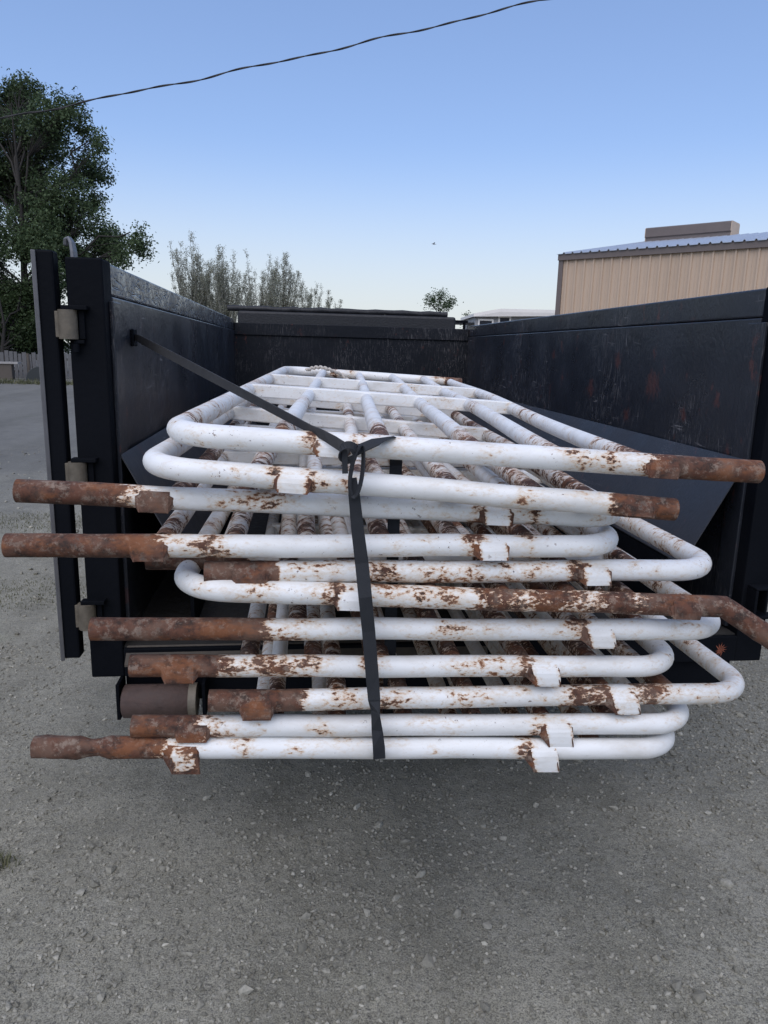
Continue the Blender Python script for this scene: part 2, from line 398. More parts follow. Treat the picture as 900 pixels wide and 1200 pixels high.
def grass_patch(name, x, y, rad, n, hmin, hmax, label, seed):
    rg = random.Random(seed); b = MB()
    for i in range(n):
        a = rg.uniform(0, 6.28); q = rad*math.sqrt(rg.random())*rg.uniform(.5, 1.1)
        px, py = x+q*math.cos(a)*1.5, y+q*math.sin(a); z = gz(px, py)-.004
        h = rg.uniform(hmin, hmax); d = rg.uniform(0, 6.28); lean = h*rg.uniform(.3, 1.3); wd = rg.uniform(.001, .0026)
        c, s_ = math.cos(d), math.sin(d); o = Vector((px, py, z)); pr = Vector((-s_, c, 0))*wd
        p1 = o+Vector((c*lean*.4, s_*lean*.4, h*.7)); p2 = o+Vector((c*lean, s_*lean, h))
        b.add([o-pr, o+pr, p1+pr*.8, p1-pr*.8, p2], [(0, 1, 2, 3), (3, 2, 4)], rg.random())
    tag(b.build(name, M['grass']), label, 'grass', kind='stuff')
grass_patch('grass', -.965, 2.12, .065, 170, .015, .045, 'small clump of thin grass in the gravel at the left edge', 11)
grass_patch('grass', -2.35, 6.9, .5, 1500, .012, .03, 'faint thin grass growing through gravel left of the trailer gate', 12)
grass_patch('grass', -1.75, 4.85, .42, 1500, .008, .022, 'thin flat grass on gravel beside the trailer post', 13)
# verge of dry grass in front of the fence
rg = random.Random(4); b = MB()
for i in range(5000):
    x = rg.uniform(-30, -8.5); y = 30.6 + .10*(x+11)*-1 + rg.gauss(0, .45); h = rg.uniform(.05, .22); d = rg.uniform(0, 6.28)
    o = Vector((x, y, -.01)); pr = Vector((math.cos(d), math.sin(d), 0))*.02
    b.add([o-pr, o+pr, o+Vector((rg.uniform(-.1, .1), rg.uniform(-.1, .1), h))], [(0, 1, 2)], rg.random())
tag(b.build('verge_grass', M['grass']), 'strip of dry grass along the far edge of the road', 'grass', kind='stuff')

# ------------------------------------------------------------------ tan metal building
BL = Vector((8.565, 24.444, 0)); BR_ = Vector((12.766, 19.857, 0)); bu = (BR_-BL).normalized(); bn = Vector((-bu.y, bu.x, 0))
if bn.y < 0: bn = -bn
EH = 4.833; BLEN = 20.0; BDEP = 13.0; RISE = 1.12
bld = empty('metal_building', BL); tag(bld, 'tan ribbed metal building with brown trim behind the right trailer wall', 'building')
def bp(s_, d_, z_): return BL + bu*s_ + bn*d_ + Vector((0, 0, z_))
def ribbed(a, bdir, nrm, length, ztop, pitch, zb=0):
    b = MB(); prof = []; s_ = 0
    while s_ < length-.01:
        prof += [(s_, 0), (s_+pitch*.30, 0), (s_+pitch*.33, .012), (s_+pitch*.38, .012), (s_+pitch*.41, 0), (s_+pitch*.70, 0), (s_+pitch*.75, .048), (s_+pitch*.91, .048), (s_+pitch*.96, 0)]
        s_ += pitch
    prof.append((length, 0)); vs = []
    for t, d in prof:
        q = a + bdir*t - nrm*d
        zt = ztop(t) if callable(ztop) else ztop
        vs += [q+Vector((0, 0, zb)), q+Vector((0, 0, zt))]
    b.add(vs, [(2*i, 2*i+2, 2*i+3, 2*i+1) for i in range(len(prof)-1)]); return b
ribbed(BL, bu, bn, BLEN, EH-.02, .305).build('wall', M['siding'], bld)
gab = lambda t: EH-.05 + RISE*(1-abs(t/BDEP*2-1))
ribbed(BL, bn, bu, BDEP, gab, .305).build('wall', M['siding'], bld)
ribbed(BL+bu*BLEN, bn, -bu, BDEP, gab, .305).build('wall', M['siding'], bld)
ribbed(BL+bn*BDEP, bu, -bn, BLEN, EH-.02, .305).build('wall', M['siding'], bld)
def obox(b, s0, s1, d0, d1, z0, z1):
    vs = [bp(s_, d, z) for z in (z0, z1) for (s_, d) in ((s0, d0), (s1, d0), (s1, d1), (s0, d1))]
    b.add(vs, [(0,3,2,1),(4,5,6,7),(0,1,5,4),(1,2,6,5),(2,3,7,6),(3,0,4,7)])
b = MB(); obox(b, -.06, BLEN+.06, -.11, -.05, EH-.20, EH+.0); b.build('eave_trim', M['trim'], bld)
b = MB(); obox(b, -.05, .11, -.06, .1, 0, EH-.19); b.build('corner_trim', M['trim'], bld)
rf = MB(); vs = []; prof = []
s_ = -.08
while s_ < BLEN+.1: prof += [(s_, 0), (s_+.2, 0), (s_+.225, .045), (s_+.27, .045), (s_+.295, 0)]; s_ += .305
for t, h in prof:
    for d, z in ((-.16, EH+.0-.03), (BDEP/2, EH+RISE), (BDEP+.16, EH-.03)): vs.append(bp(t, d, z+h+.02))
n = len(prof)
rf.add(vs, [(3*i+k, 3*i+3+k, 3*i+4+k, 3*i+1+k) for i in range(n-1) for k in (0, 1)])
roof = rf.build('roof', M['roof'], bld)
sol = roof.modifiers.new('solid', 'SOLIDIFY'); sol.thickness = .012
# ridge ventilator: a low box with flared sides
b = MB()
sv0, sv1 = .25, 3.35
pf = [(-.42, -.05), (-.40, .12), (-.46, .16), (-.46, .46), (-.40, .50), (.40, .50), (.46, .46), (.46, .16), (.40, .12), (.42, -.05)]
vs = [bp(s_, BDEP/2+d, EH+RISE+z-.02) for s_ in (sv0, sv1) for d, z in pf]; n = len(pf)
b.add(vs, [(i, (i+1) % n, n+(i+1) % n, n+i) for i in range(n)]); b.build('ridge_vent', M['trim'], bld)
for s_ in (sv0-.02, sv1):
    b = MB(); vs = [bp(s_+q, BDEP/2+d*1.02, EH+RISE+z-.02) for q in (0, .02) for d, z in pf]
    b.add(vs, [tuple(range(n)), tuple(range(n, 2*n))] + [(i, (i+1) % n, n+(i+1) % n, n+i) for i in range(n)])
    b.build('vent_end_cap', M['siding'], bld)

# ------------------------------------------------------------------ low white house beyond the trailer
HB = Vector((9.6, 40.5, 0)); hu = Vector((1, -.09, 0)).normalized(); hn = Vector((.09, 1, 0)).normalized()
hs = empty('mobile_home', HB); tag(hs, 'low pale house with flat white roof edge between trailer and tan building', 'house')
def hp(s_, d, z): return HB + hu*s_ + hn*d + Vector((0, 0, z))
def hbox(b, s0, s1, d0, d1, z0, z1):
    vs = [hp(s_, d, z) for z in (z0, z1) for (s_, d) in ((s0, d0), (s1, d0), (s1, d1), (s0, d1))]
    b.add(vs, [(0,3,2,1),(4,5,6,7),(0,1,5,4),(1,2,6,5),(2,3,7,6),(3,0,4,7)])
b = MB(); hbox(b, 0, 11, 0, 5, 0, 3.72); b.build('wall', M['greywall'], hs)
b = MB(); vs = [hp(*q) for q in ((-.15,-.35,3.52),(1.25,-.4,3.80),(11.3,-.4,3.86),(11.3,5.3,3.86),(1.25,5.3,3.80),(-.15,5.3,3.52))]
vs2 = [v+Vector((0, 0, .16)) for v in vs]
b.add(vs+vs2, [(5,4,3,2,1,0),(6,7,8,9,10,11)]+[(i,(i+1)%6,6+(i+1)%6,6+i) for i in range(6)]); b.build('roof', M['white'], hs)
for s0, s1, z0, z1 in ((.15, 1.0, 2.5, 3.42), (1.25, 1.95, 2.85, 3.6), (3.4, 4.5, 2.6, 3.5), (6.2, 7.4, 2.6, 3.5)):
    f = MB()
    for q in ((s0, s1, z1-.09, z1), (s0, s1, z0, z0+.09), (s0, s0+.09, z0+.09, z1-.09), (s1-.09, s1, z0+.09, z1-.09)): hbox(f, q[0], q[1], -.06, .0, q[2], q[3])
    fr = f.build('window', M['white'], hs); g_ = MB(); hbox(g_, s0+.09, s1-.09, -.03, -.01, z0+.09, z1-.09); g_.build('pane', M['glass'], fr)
b = MB()
hbox(b, -1.6, -.02, .3, 3.0, 3.18, 3.24)
for q in (-1.55, -.4): hbox(b, q, q+.08, .35, .43, 0, 3.18)
cp = b.build('carport', M['awning']); tag(cp, 'dark carport canopy on thin posts left of the pale house', 'carport')

# ------------------------------------------------------------------ fence and clutter by the road
fc = empty('board_fence', (-12, 34.6, 0)); tag(fc, 'weathered grey board fence beneath the tall left tree', 'fence')
rgf = random.Random(8); b = MB(); x = -30
while x < -6.5:
    wd = rgf.uniform(.13, .17)
    if rgf.random() > .06: b.box((x, 34.5+rgf.uniform(0, .02), -.02), (x+wd, 34.55, 1.12+rgf.uniform(-.10, .08)))
    x += wd+rgf.uniform(.015, .05)
b.build('board_panel', M['fence'], fc)
b = MB(); b.box((-30, 34.56, .25), (-6.5, 34.62, .36)); b.box((-30, 34.56, .8), (-6.5, 34.62, .91)); b.build('rail', M['darkwood'], fc)
for i in range(9):
    b = MB(); b.box((-29.5+i*2.7, 34.63, -.1), (-29.38+i*2.7, 34.76, 1.25)); b.build('post', M['darkwood'], fc)
bt = empty('plank_bench', (-12.6, 33.2, 0)); tag(bt, 'pale plank laid on dark timber blocks in front of the fence', 'bench')
b = MB(); b.box((-15.2, 32.95, .66), (-11.72, 33.35, .74)); b.build('plank', M['plank'], bt)
for x0, x1 in ((-12.6, -12.0), (-14.8, -14.2), (-13.6, -13.1)):
    b = MB(); b.box((x0, 33.0, -.05), (x1, 33.3, .66)); b.build('timber_block', M['darkwood'], bt, .02)
b = MB(); pts = []
tb = MB(); segs = 14
ring = [(math.cos(math.pi*k/segs), math.sin(math.pi*k/segs)) for k in range(segs+1)]
vs = [Vector((-10.75+c*.62, y_, s_*.62*1.0-.02)) for y_ in (32.7, 33.3) for c, s_ in ring]; n = segs+1
tb.add(vs, [(i, i+1, n+i+1, n+i) for i in range(segs)]+[tuple(range(n)), tuple(range(2*n-1, n-1, -1))], 0, False)
tag(tb.build('water_trough', M['tub'], None, .02), 'dark arched tub lying by the fence beside the gate post', 'tub')
b = MB(); b.tube([(-11.55, 33.6, -.05), (-11.5, 33.6, .6), (-11.52, 33.6, 1.1)], .07, 8, cap=True)
tag(b.build('fence_stake', M['darkwood']), 'dark round timber stake between the plank bench and dark tub', 'post')

# ------------------------------------------------------------------ trees
def leaf_cloud(b, c, rad, n, size, rg, up=.0):
    for i in range(n):
        v = Vector((rg.gauss(0, 1), rg.gauss(0, 1), rg.gauss(0, 1)))*rad*.55
        p = c+v
        a = Vector((rg.gauss(0, 1), rg.gauss(0, 1), rg.gauss(0, .8))).normalized()
        q = a.cross(Vector((rg.gauss(0, 1), rg.gauss(0, 1), rg.gauss(0, 1)))).normalized()
        s = size*rg.uniform(.6, 1.3)
        b.add([p-a*s, p+q*s*.5, p+a*s, p-q*s*.5], [(0, 1, 2, 3)], rg.random())
def limb(b, p0, p1, r0, r1, rg, seg=6, n=6, wob=.06):
    d = p1-p0; L_ = d.length; pts = []
    for i in range(n+1):
        t = i/n; j = Vector((rg.gauss(0, 1), rg.gauss(0, 1), rg.gauss(0, .5)))*L_*wob*math.sin(math.pi*t)
        pts.append(p0 + d*t + j + Vector((0, 0, L_*.08*math.sin(math.pi*t))))
    b.tube(pts, lambda i: r0+(r1-r0)*i/n, seg, cap=False)
    return pts
def lobed_tree(name, base, lobes, label, cat, leafm, leaf, clump_n, leaves_n, seed, tr=.28, group=None, trunk_h=.45):
    """lobes: (dx, dy, z, radius, density)"""
    rg = random.Random(seed); t = empty(name, base); tag(t, label, cat, group)
    base = Vector(base); tb = MB(); lb = MB()
    top = max(l[2]+l[3]*.3 for l in lobes)
    main = [base+Vector((0, 0, -.1)), base+Vector((.1, 0, top*.12)), base+Vector((-.05, .1, top*.3)), base+Vector((.15, 0, top*.55)), base+Vector((0, .1, top*.85))]
    tb.tube(main, lambda i: tr*(1, .8, .62, .38, .12)[i], 9, cap=False)
    for dx, dy, z, r, den in lobes:
        c = base+Vector((dx, dy, z))
        zs = max(top*.12, min(z*.62, top*.7)); k = zs/top; st = base+Vector((.05, .03, zs))
        pts = limb(tb, st, c, tr*.38*(1-k*.6), .03, rg, 6, 6)
        for i in range(int(clump_n*den*r*r)):
            v = Vector((rg.gauss(0, 1), rg.gauss(0, 1), rg.gauss(0, 1))).normalized()*r*(rg.random()**.45)
            v.z *= .85; q = c+v
            if noise.noise(q*.55+Vector((seed, 0, 0))) < -.16: continue
            src = pts[rg.randrange(3, 7)]
            if rg.random() < .35: limb(tb, src, q, .022, .006, rg, 3, 3, .05)
            leaf_cloud(lb, q, rg.uniform(.18, .44), int(leaves_n*rg.uniform(.5, 1.3)), leaf, rg)
    tb.build('trunk', M['bark'], t); lb.build('crown', leafm, t)
    return t
def pxl(cx, cy, r, den=1.0, dd=0, base=(0, 0, 0), D=36):
    p = at_d(cx, cy, D+dd); return (p.x-base[0], p.y-base[1], p.z, r*D/FPX, den)
tb0 = (-13.0, 38.2, 0)
rgt = random.Random(2)
spec = [(28,112,26,1),(8,128,32,.9),(70,140,36,1),(100,168,24,1),(50,185,38,.75),(108,205,24,1),(5,205,45,.8),(70,235,40,.85),(115,240,16,.8),(92,275,34,.9),(125,292,20,1),(153,272,20,.75),(165,290,14,.8),(112,262,24,.9),(88,302,30,1),(130,284,22,.8),(22,225,45,1),(25,170,40,1),(35,335,40,1),(140,305,13,.7),(30,275,45,1),(60,310,40,1),(5,330,40,1),(-45,180,60,.9),(-55,280,60,.9),(-20,110,35,.9),(100,315,22,.8)]
lob = [pxl(a, b_, r, d, rgt.uniform(-1.8, 1.8), tb0) for a, b_, r, d in spec]
lobed_tree('leafy_tree', tb0, lob, 'tall dark leafy tree at the left edge behind the trailer gate', 'tree', M['leaf'], .074, 125, 30, 21, .20)
sh0 = (-13.4, 36.0, 0)
spec = [(5,345,28,1.1),(36,352,24,1.1),(20,385,28,1.2),(10,365,32,1.2),(45,385,30,1.2),(-25,370,40,1.2),(85,392,26,1.1),(-60,350,40,1),(15,400,26,1.2),(60,405,20,1.2)]
lob = [pxl(a, b_, r, d, rgt.uniform(-.8, .8), sh0, 35) for a, b_, r, d in spec]
lobed_tree('leafy_shrub', sh0, lob, 'dense dark green shrubs under the tall tree above the fence', 'shrub', M['bushleaf'], .085, 95, 26, 22, .16)

def make_upright(name, h, spread, stems, seed, leafy=1.0):
    rg = random.Random(seed); tb = MB(); lb = MB(); base = Vector((0, 0, 0))
    tb.tube([(0, 0, -.1), (0.03, 0, h*.12), (0, .03, h*.25)], lambda i: (.16, .13, .10)[i], 7, cap=False)
    for s_ in range(stems):
        a = rg.uniform(0, 6.28); e = spread*math.sqrt(rg.random()); hh = h*rg.uniform(.68, 1.0)*(1-.18*(e/spread)**2)
        p0 = Vector((0, 0, h*rg.uniform(.10, .26))); p1 = Vector((math.cos(a)*e, math.sin(a)*e, hh))
        pm = p0.lerp(p1, .45)+Vector((math.cos(a)*e*.12, math.sin(a)*e*.12, -.06*h))
        pts = []
        for i in range(11):
            t = i/10; q = p0*(1-t)**2 + pm*2*t*(1-t) + p1*t*t; pts.append(q+Vector((rg.gauss(0, .04), rg.gauss(0, .04), 0)))
        tb.tube(pts, lambda i: .055*(1-i/10)+.006, 4, cap=False)
        for j in range(44):
            t = rg.uniform(.22, .99); i = min(9, int(t*10)); q = pts[i].lerp(pts[i+1], t*10-i)
            b_ = rg.uniform(0, 6.28); ln = rg.uniform(.35, 1.15)*(1.15-t*.75)*h/9
            tip = q+Vector((math.cos(b_)*ln*.45, math.sin(b_)*ln*.45, ln*.88))
            mid = q.lerp(tip, .5)+Vector((math.cos(b_), math.sin(b_), 0))*ln*.1
            tb.tube([q, mid, tip], lambda i: (.013, .009, .004)[i], 3, cap=False)
            for u in range(int(15*leafy)):
                leaf_cloud(lb, q.lerp(tip, rg.uniform(.15, 1.0)), .16, 1, .052, rg)
    return tb, lb
protos = []
for i, (h, sp, st, lf) in enumerate(((10.3, 2.1, 30, .8), (9.6, 2.2, 34, .95), (9.2, 1.6, 22, .95), (7.0, .75, 8, 1.0))):
    tb_, lb_ = make_upright('x', h, sp, st, 31+i, lf)
    protos.append((tb_, lb_))
def place_upright(idx, x, y, s, rz, label, group='bare upright trees beyond the trailer'):
    tb_, lb_ = protos[idx]
    if isinstance(tb_, MB):
        t = empty('upright_tree', (0, 0, 0)); a = tb_.build('trunk', M['palebark'], t); c = lb_.build('crown', M['palebud'], t); protos[idx] = (t, (a, c))
    else:
        t = tb_.copy(); COL.objects.link(t)
        for ch in lb_: q = ch.copy(); COL.objects.link(q); q.parent = t
    t.location = (x, y, -.05); t.scale = (s, s, s); t.rotation_euler = (0, 0, rz)
    tag(t, label, 'tree', group)
place_upright(0, -8.7, 64.5, 1.10, .3, 'tallest thin bare tree nearest the left trailer wall')
place_upright(2, -7.2, 66.5, 1.0, 5.2, 'slim bare tree filling the gap behind the two left grove trees')
place_upright(1, -5.9, 63.5, 1.0, 1.0, 'dense bushy bare tree second from left behind the trailer')
place_upright(0, -3.3, 66.0, .98, 2.2, 'wide sparse bare tree in the middle of the bare grove')
place_upright(1, -1.5, 64.0, .98, 3.6, 'dense bare tree right of the middle of the grove')
place_upright(2, .85, 63.0, .84, 4.4, 'narrow bare tree at the right end of the grove')
place_upright(3, 2.75, 62.7, .98, .5, 'small slender bare tree standing alone right of the grove')
tb1 = (11.5, 61.6, 0)
spec = [(505,352,9,1.0),(517,347,8,1.0),(528,356,9,1.0),(514,362,12,1.1),(524,372,12,1.1),(504,372,11,1)]
lob = [pxl(a, b_, r, d, rgt.uniform(-.5, .5), tb1, 60) for a, b_, r, d in spec]
lobed_tree('round_tree', tb1, lob, 'small round leafy tree far behind the front trailer wall', 'tree', M['leaf'], .085, 85, 14, 23, .12)
lobed_tree('round_tree', (17.0, 74, 0), [pxl(548, 370, 5, 1, 0, (17.0, 74, 0), 73), pxl(549, 366, 3, 1, 0, (17.0, 74, 0), 73), pxl(547, 377, 7, 1, 0, (17.0, 74, 0), 73)],
           'tiny distant dark tree beside the pale house roof', 'tree', M['leaf'], .08, 40, 14, 24, .1)

# ------------------------------------------------------------------ power line and bird
b = MB(); A = Vector((3.963, 13.164, 7.286)); B = Vector((-3.676, 13.665, 5.427)); d = B-A
for ph in (0, math.pi):
    pts = []
    for i in range(401):
        t = -1.2+3.8*i/400; q = A+d*t
        q.z += .20*(t*(t-1))*(1 if 0 <= t <= 1 else .35)
        a = t*2*math.pi*9+ph
        pts.append(q+Vector((0, math.cos(a)*.006, math.sin(a)*.007+.014*math.sin(t*23)+.010*math.sin(t*41))))
    b.tube(pts, .0095, 6, cap=True)
tag(b.build('power_line', M['wire']), 'twisted black overhead cable crossing the sky above the trailer', 'cable')
bp0 = at_d(508, 286, 62); b = MB()
b.tube([bp0+Vector((x, 0, z)) for x, z in ((-.16, .0), (-.10, .02), (0, .0), (.10, -.01), (.16, .0), (.24, .0))], lambda i: (.008, .03, .045, .035, .015, .022)[i], 8)
for s_ in (-1, 1):
    b.add([bp0+Vector(q) for q in ((-.06, .03*s_, .02), (.07, .03*s_, .02), (.10, .22*s_, .10), (.14, .40*s_, .07), (.02, .24*s_, .11))], [(0, 1, 2, 4), (2, 3, 4)])
tag(b.build('bird', M['bird']), 'tiny distant bird flying in the open sky above the trailer', 'bird')

# ------------------------------------------------------------------ dump trailer
XL, XR, YR, LEN = -.645, 1.605, 2.222, 4.268
ZT, ZB, DK = 1.849, .592, .690
XI, XJ = XL+.10, XR-.10
tr = empty('dump_trailer', (.48, YR, 0)); tag(tr, 'black high-sided dump trailer loaded with white pipe panels', 'trailer')
for s_, xi, xo in ((-1, XI, XL), (1, XJ, XR)):
    sgn = -s_                                     # inward
    b = MB(); b.box((min(xi, xo), YR+.10, DK-.05), (max(xi, xo), YR+LEN+.10, ZT-.095))
    wl = b.build('side_wall', M['wall'], tr, .004)
    b = MB(); x0 = xi-sgn*.006
    b.box((min(x0, xo), YR+.10, ZT-.092), (max(x0, xo), YR+LEN+.10, ZT)); b.build('top_band', M['band'] if s_ < 0 else M['wall'], wl, .006)
    # outer stakes
    for i in range(6):
        b = MB(); y = YR+.55+i*.72; b.box((xo+min(0, s_*.06), y, DK), (xo+max(0, s_*.06), y+.08, ZT-.1)); b.build('stake', M['frame'], tr, .004)
    b = MB(); b.box((min(xi-sgn*.0, xo), YR, ZB), (max(xi, xo), YR+.097, ZT+.002)); post = b.build('corner_post', M['frame'], tr, .005)
    # inner flange next to the post
    b = MB(); b.box((min(xi, xi+sgn*.012), YR+.055, DK+.01), (max(xi, xi+sgn*.012), YR+.15, ZT-.11)); b.build('post_flange', M['wall'], tr, .003)
    # slanted plate along the foot of the wall
    foot = xi+sgn*.20
    y0, y1 = YR+.055, YR+LEN+.02
    if s_ < 0: y0 = YR+.05
    vs = [(xi+sgn*.013, y0, 1.292), (xi+sgn*.013, y1, 1.292), (foot, y1, .93), (foot, y0, .93)]
    inn = [Vector(v)+Vector((0, 0, -.008)) for v in vs]
    b = MB(); b.add([Vector(v) for v in vs]+inn, [(0,1,2,3),(7,6,5,4),(0,3,7,4),(1,0,4,5),(2,1,5,6),(3,2,6,7)]); b.build('slant_plate', M['plate'], tr)
    b = MB(); b.box((min(foot, foot-sgn*.012), y0+.1, DK), (max(foot, foot-sgn*.012), y1, .926)); b.build('plate_skirt', M['frame'], tr)
b = MB(); b.box((XL, YR+LEN+.102, DK-.05), (XR, YR+LEN+.16, ZT-.03)); fw_ = b.build('front_wall', M['fwall'], tr, .004)
b = MB(); b.box((XI, YR+LEN+.085, ZT-.13), (XJ, YR+LEN+.100, ZT-.028)); b.build('top_band', M['fwall'], fw_, .004)
b = MB(); b.box((XI, YR+.012, DK-.04), (XJ, YR+LEN+.09, DK)); b.build('floor', M['deck'], tr)
b = MB(); b.box((XI+.002, YR-.006, ZB+.004), (XJ-.002, YR+.010, DK-.002)); b.build('rear_sill', M['frame'], tr, .003)
b = MB(); b.add([Vector(q) for q in ((XI+.01, YR-.035, .648), (.62, YR-.035, .640), (.62, YR+.012, .692), (XI+.01, YR+.012, .692), (XI+.01, YR-.035, .641), (.62, YR-.035, .633), (.62, YR+.012, .684), (XI+.01, YR+.012, .684))],
                   [(0,1,2,3),(7,6,5,4),(0,4,5,1),(1,5,6,2),(2,6,7,3),(3,7,4,0)]); b.build('floor_lip', M['mud'], tr)
b = MB(); b.box((XI, YR+.02, .50), (XJ, YR+.12, ZB)); b.build('cross_member', M['frame'], tr)
# chassis and running gear
for x in (0.05, .91):
    b = MB(); b.box((x-.05, YR+.2, .42), (x+.05, YR+LEN+.9, .585)); b.build('chassis_beam', M['frame'], tr)
b = MB(); b.box((.40, YR+LEN+.2, .43), (.56, YR+LEN+1.9, .56)); b.build('tongue', M['frame'], tr)
def wheel(x, y):
    b = MB(); pr = [(.19, -.10), (.30, -.115), (.36, -.10), (.375, -.06), (.375, .06), (.36, .10), (.30, .115), (.19, .10)]; n = 28; vs = []
    for k in range(n):
        a = 2*math.pi*k/n
        for r_, o in pr: vs.append(Vector((x+o, y+r_*math.cos(a), .375+r_*math.sin(a))))
    q = len(pr); b.add(vs, [(k*q+i, k*q+(i+1) % q, ((k+1) % n)*q+(i+1) % q, ((k+1) % n)*q+i) for k in range(n) for i in range(q)], 0, True)
    wh = b.build('wheel', M['rubber'], tr)
    b = MB(); b.tube([(x-.08, y, .375), (x-.02, y, .375), (x+.02, y, .375), (x+.08, y, .375)], lambda i: (.188, .17, .17, .188)[i], 24); b.build('rim', M['rim'], wh)
for x in (XL-.02, XR+.02):
    for y in (YR+1.75, YR+2.62): wheel(x-.0 if x > 0 else x, y)
# the rear door swung right round against the left side, seen on its edge
dr = empty('x', (0, 0, 0)); bpy.data.objects.remove(dr)
b = MB(); b.box((-.722, YR-.015, .664), (-.655-.016, YR+.035, 1.866)); door = b.build('rear_door', M['frame'], tr, .006)
SW = Matrix.Translation((-.72, YR+.03, 0)) @ Matrix.Rotation(R(17.9), 4, 'Z') @ Matrix.Translation((.72, -YR-.03, 0))
b = MB(); b.box((-.742, YR-.02, .66), (-.730, YR+1.0, 1.864), 0, SW); b.build('door_skin', M['skin'], door, .002)
b = MB(); b.box((-.728, YR+.95, .664), (-.690, YR+1.02, 1.84), 0, SW); b.build('door_stile', M['frame'], door, .004)
for z0 in (.70, 1.36):
    b = MB(); b.box((-.728, YR+.08, z0), (-.695, YR+.945, z0+.07), 0, SW); b.build('door_rail', M['frame'], door, .004)
for z, hh in ((1.668, .040), (1.243, .036), (.803, .040)):
    b = MB(); pts = [(-.642, YR-.014, z-hh), (-.642, YR-.014, z-hh*.2), (-.642, YR-.014, z+hh)]
    b.tube(pts, .026, 14, cap=True); b.box((-.676, YR-.020, z-hh*.9), (-.640, YR+.012, z+hh*.9)); hg = b.build('hinge', M['hinge'], tr, .002)
    b = MB(); b.box((-.655, YR-.032, z+hh), (-.585, YR+.0, z+hh+.012)); b.box((-.614, YR-.012, z-hh), (-.598, YR-.002, z+hh))
    b.box((-.630, YR-.020, z-hh-.012), (-.600, YR-.002, z-hh-.002)); b.tube([(-.624, YR-.016, z-hh-.035), (-.624, YR-.016, z-hh-.012)], .010, 8)
    b.build('hinge_bracket', M['frame'], hg, .002)
b = MB()   # tie hook on top of the post
hk = [(-.626, YR+.03, ZT-.04), (-.627, YR+.03, ZT+.018), (-.630, YR+.03, ZT+.042), (-.637, YR+.03, ZT+.055), (-.645, YR+.03, ZT+.050), (-.648, YR+.03, ZT+.034)]
b.ribbon(hk, Vector((0, 1, 0)), [.04, .04, .035, .03, .026, .016], .010); b.build('tarp_hook', M['galv'], tr, .003)
b = MB(); b.tube([(-.800, YR+1.3, 1.2), (-.74, YR+.75, 1.33), (-.66, YR+.35, 1.262), (-.62, YR+.2, 1.33), (-.62, YR+.14, 1.45)], .010, 8); b.build('hose', M['rubber'], tr)
b = MB(); b.add([Vector(q) for q in ((-.82, YR+1.0, 1.535), (-.665, YR+1.0, 1.535), (-.665, YR+1.0, 1.25), (-.735, YR+1.0, 1.36), (-.80, YR+1.0, 1.37))]+[Vector(q) for q in ((-.82, YR+1.25, 1.535), (-.665, YR+1.25, 1.535), (-.665, YR+1.25, 1.25), (-.735, YR+1.25, 1.36), (-.80, YR+1.25, 1.37))],
                    [(0,1,2,3,4),(9,8,7,6,5)]+[(i,(i+1)%5,5+(i+1)%5,5+i) for i in range(5)]); b.build('tarp_arm_bracket', M['tarp'], tr)
# roller under the rear sill
b = MB(); b.tube([(-.545, YR-.03, .524), (-.54, YR-.03, .524), (-.345, YR-.03, .522), (-.335, YR-.03, .522)], lambda i: (.044, .052, .052, .046)[i], 22); rl = b.build('roller', M['roller'], tr)
b = MB(); b.tube([(-.342, YR-.03, .522), (-.318, YR-.03, .522)], .0535, 22); b.build('roller_collar', M['ringend'], rl)
for x in (-.560, -.300):
    b = MB(); b.box((x, YR-.06, .475), (x+.011, YR+.03, ZB)); b.build('roller_bracket', M['frame'], tr, .002)
# latch keeper on the right post
b = MB(); b.box((1.520, YR-.050, .775), (1.530, YR-.001, .865)); b.box((1.520, YR-.050, .866), (1.66, YR-.001, .874)); b.box((1.560, YR-.050, .785), (1.566, YR-.001, .862)); b.box((1.520, YR-.050, .765), (1.66, YR-.001, .774))
b.build('latch_keeper', M['frame'], tr, .002)
b = MB(); rgq = random.Random(5)
for i in range(13):
    a = 6.28*i/13; r1 = .028*rgq.uniform(.5, 1.0); c = Vector((1.447, YR-.0075, .640)); a2 = a+.3
    b.add([c, c+Vector((math.cos(a)*r1, 0, math.sin(a)*r1)), c+Vector((math.cos(a2)*r1*.5, -.0003, math.sin(a2)*r1*.5))], [(0, 1, 2)])
b.build('rust_patch', M['rustspot'], tr)
# rolled tarp and its housing over the front wall
b = MB(); b.box((XI+.02, YR+LEN+.18, ZT-.06), (XJ-.10, YR+LEN+.36, ZT+.076)); b.build('tarp_housing', M['tarp'], tr, .02)
b = MB(); yt = YR+LEN+.24; rgk = random.Random(3)
b.tube([(XI-.07+i*(XJ-XI-.10)/24, yt, ZT+.097+rgk.uniform(-.004, .004)) for i in range(25)], lambda i: .024+.003*math.sin(i*2.1), 14); b.build('tarp_roll', M['tarp'], tr)
b = MB(); b.box((XJ-.12, yt-.02, ZT+.03), (XJ+.02, yt+.02, ZT+.052)); b.box((XJ-.02, yt-.015, ZT-.06), (XJ, yt+.015, ZT+.03)); b.build('tarp_end_arm', M['frame'], tr, .003)

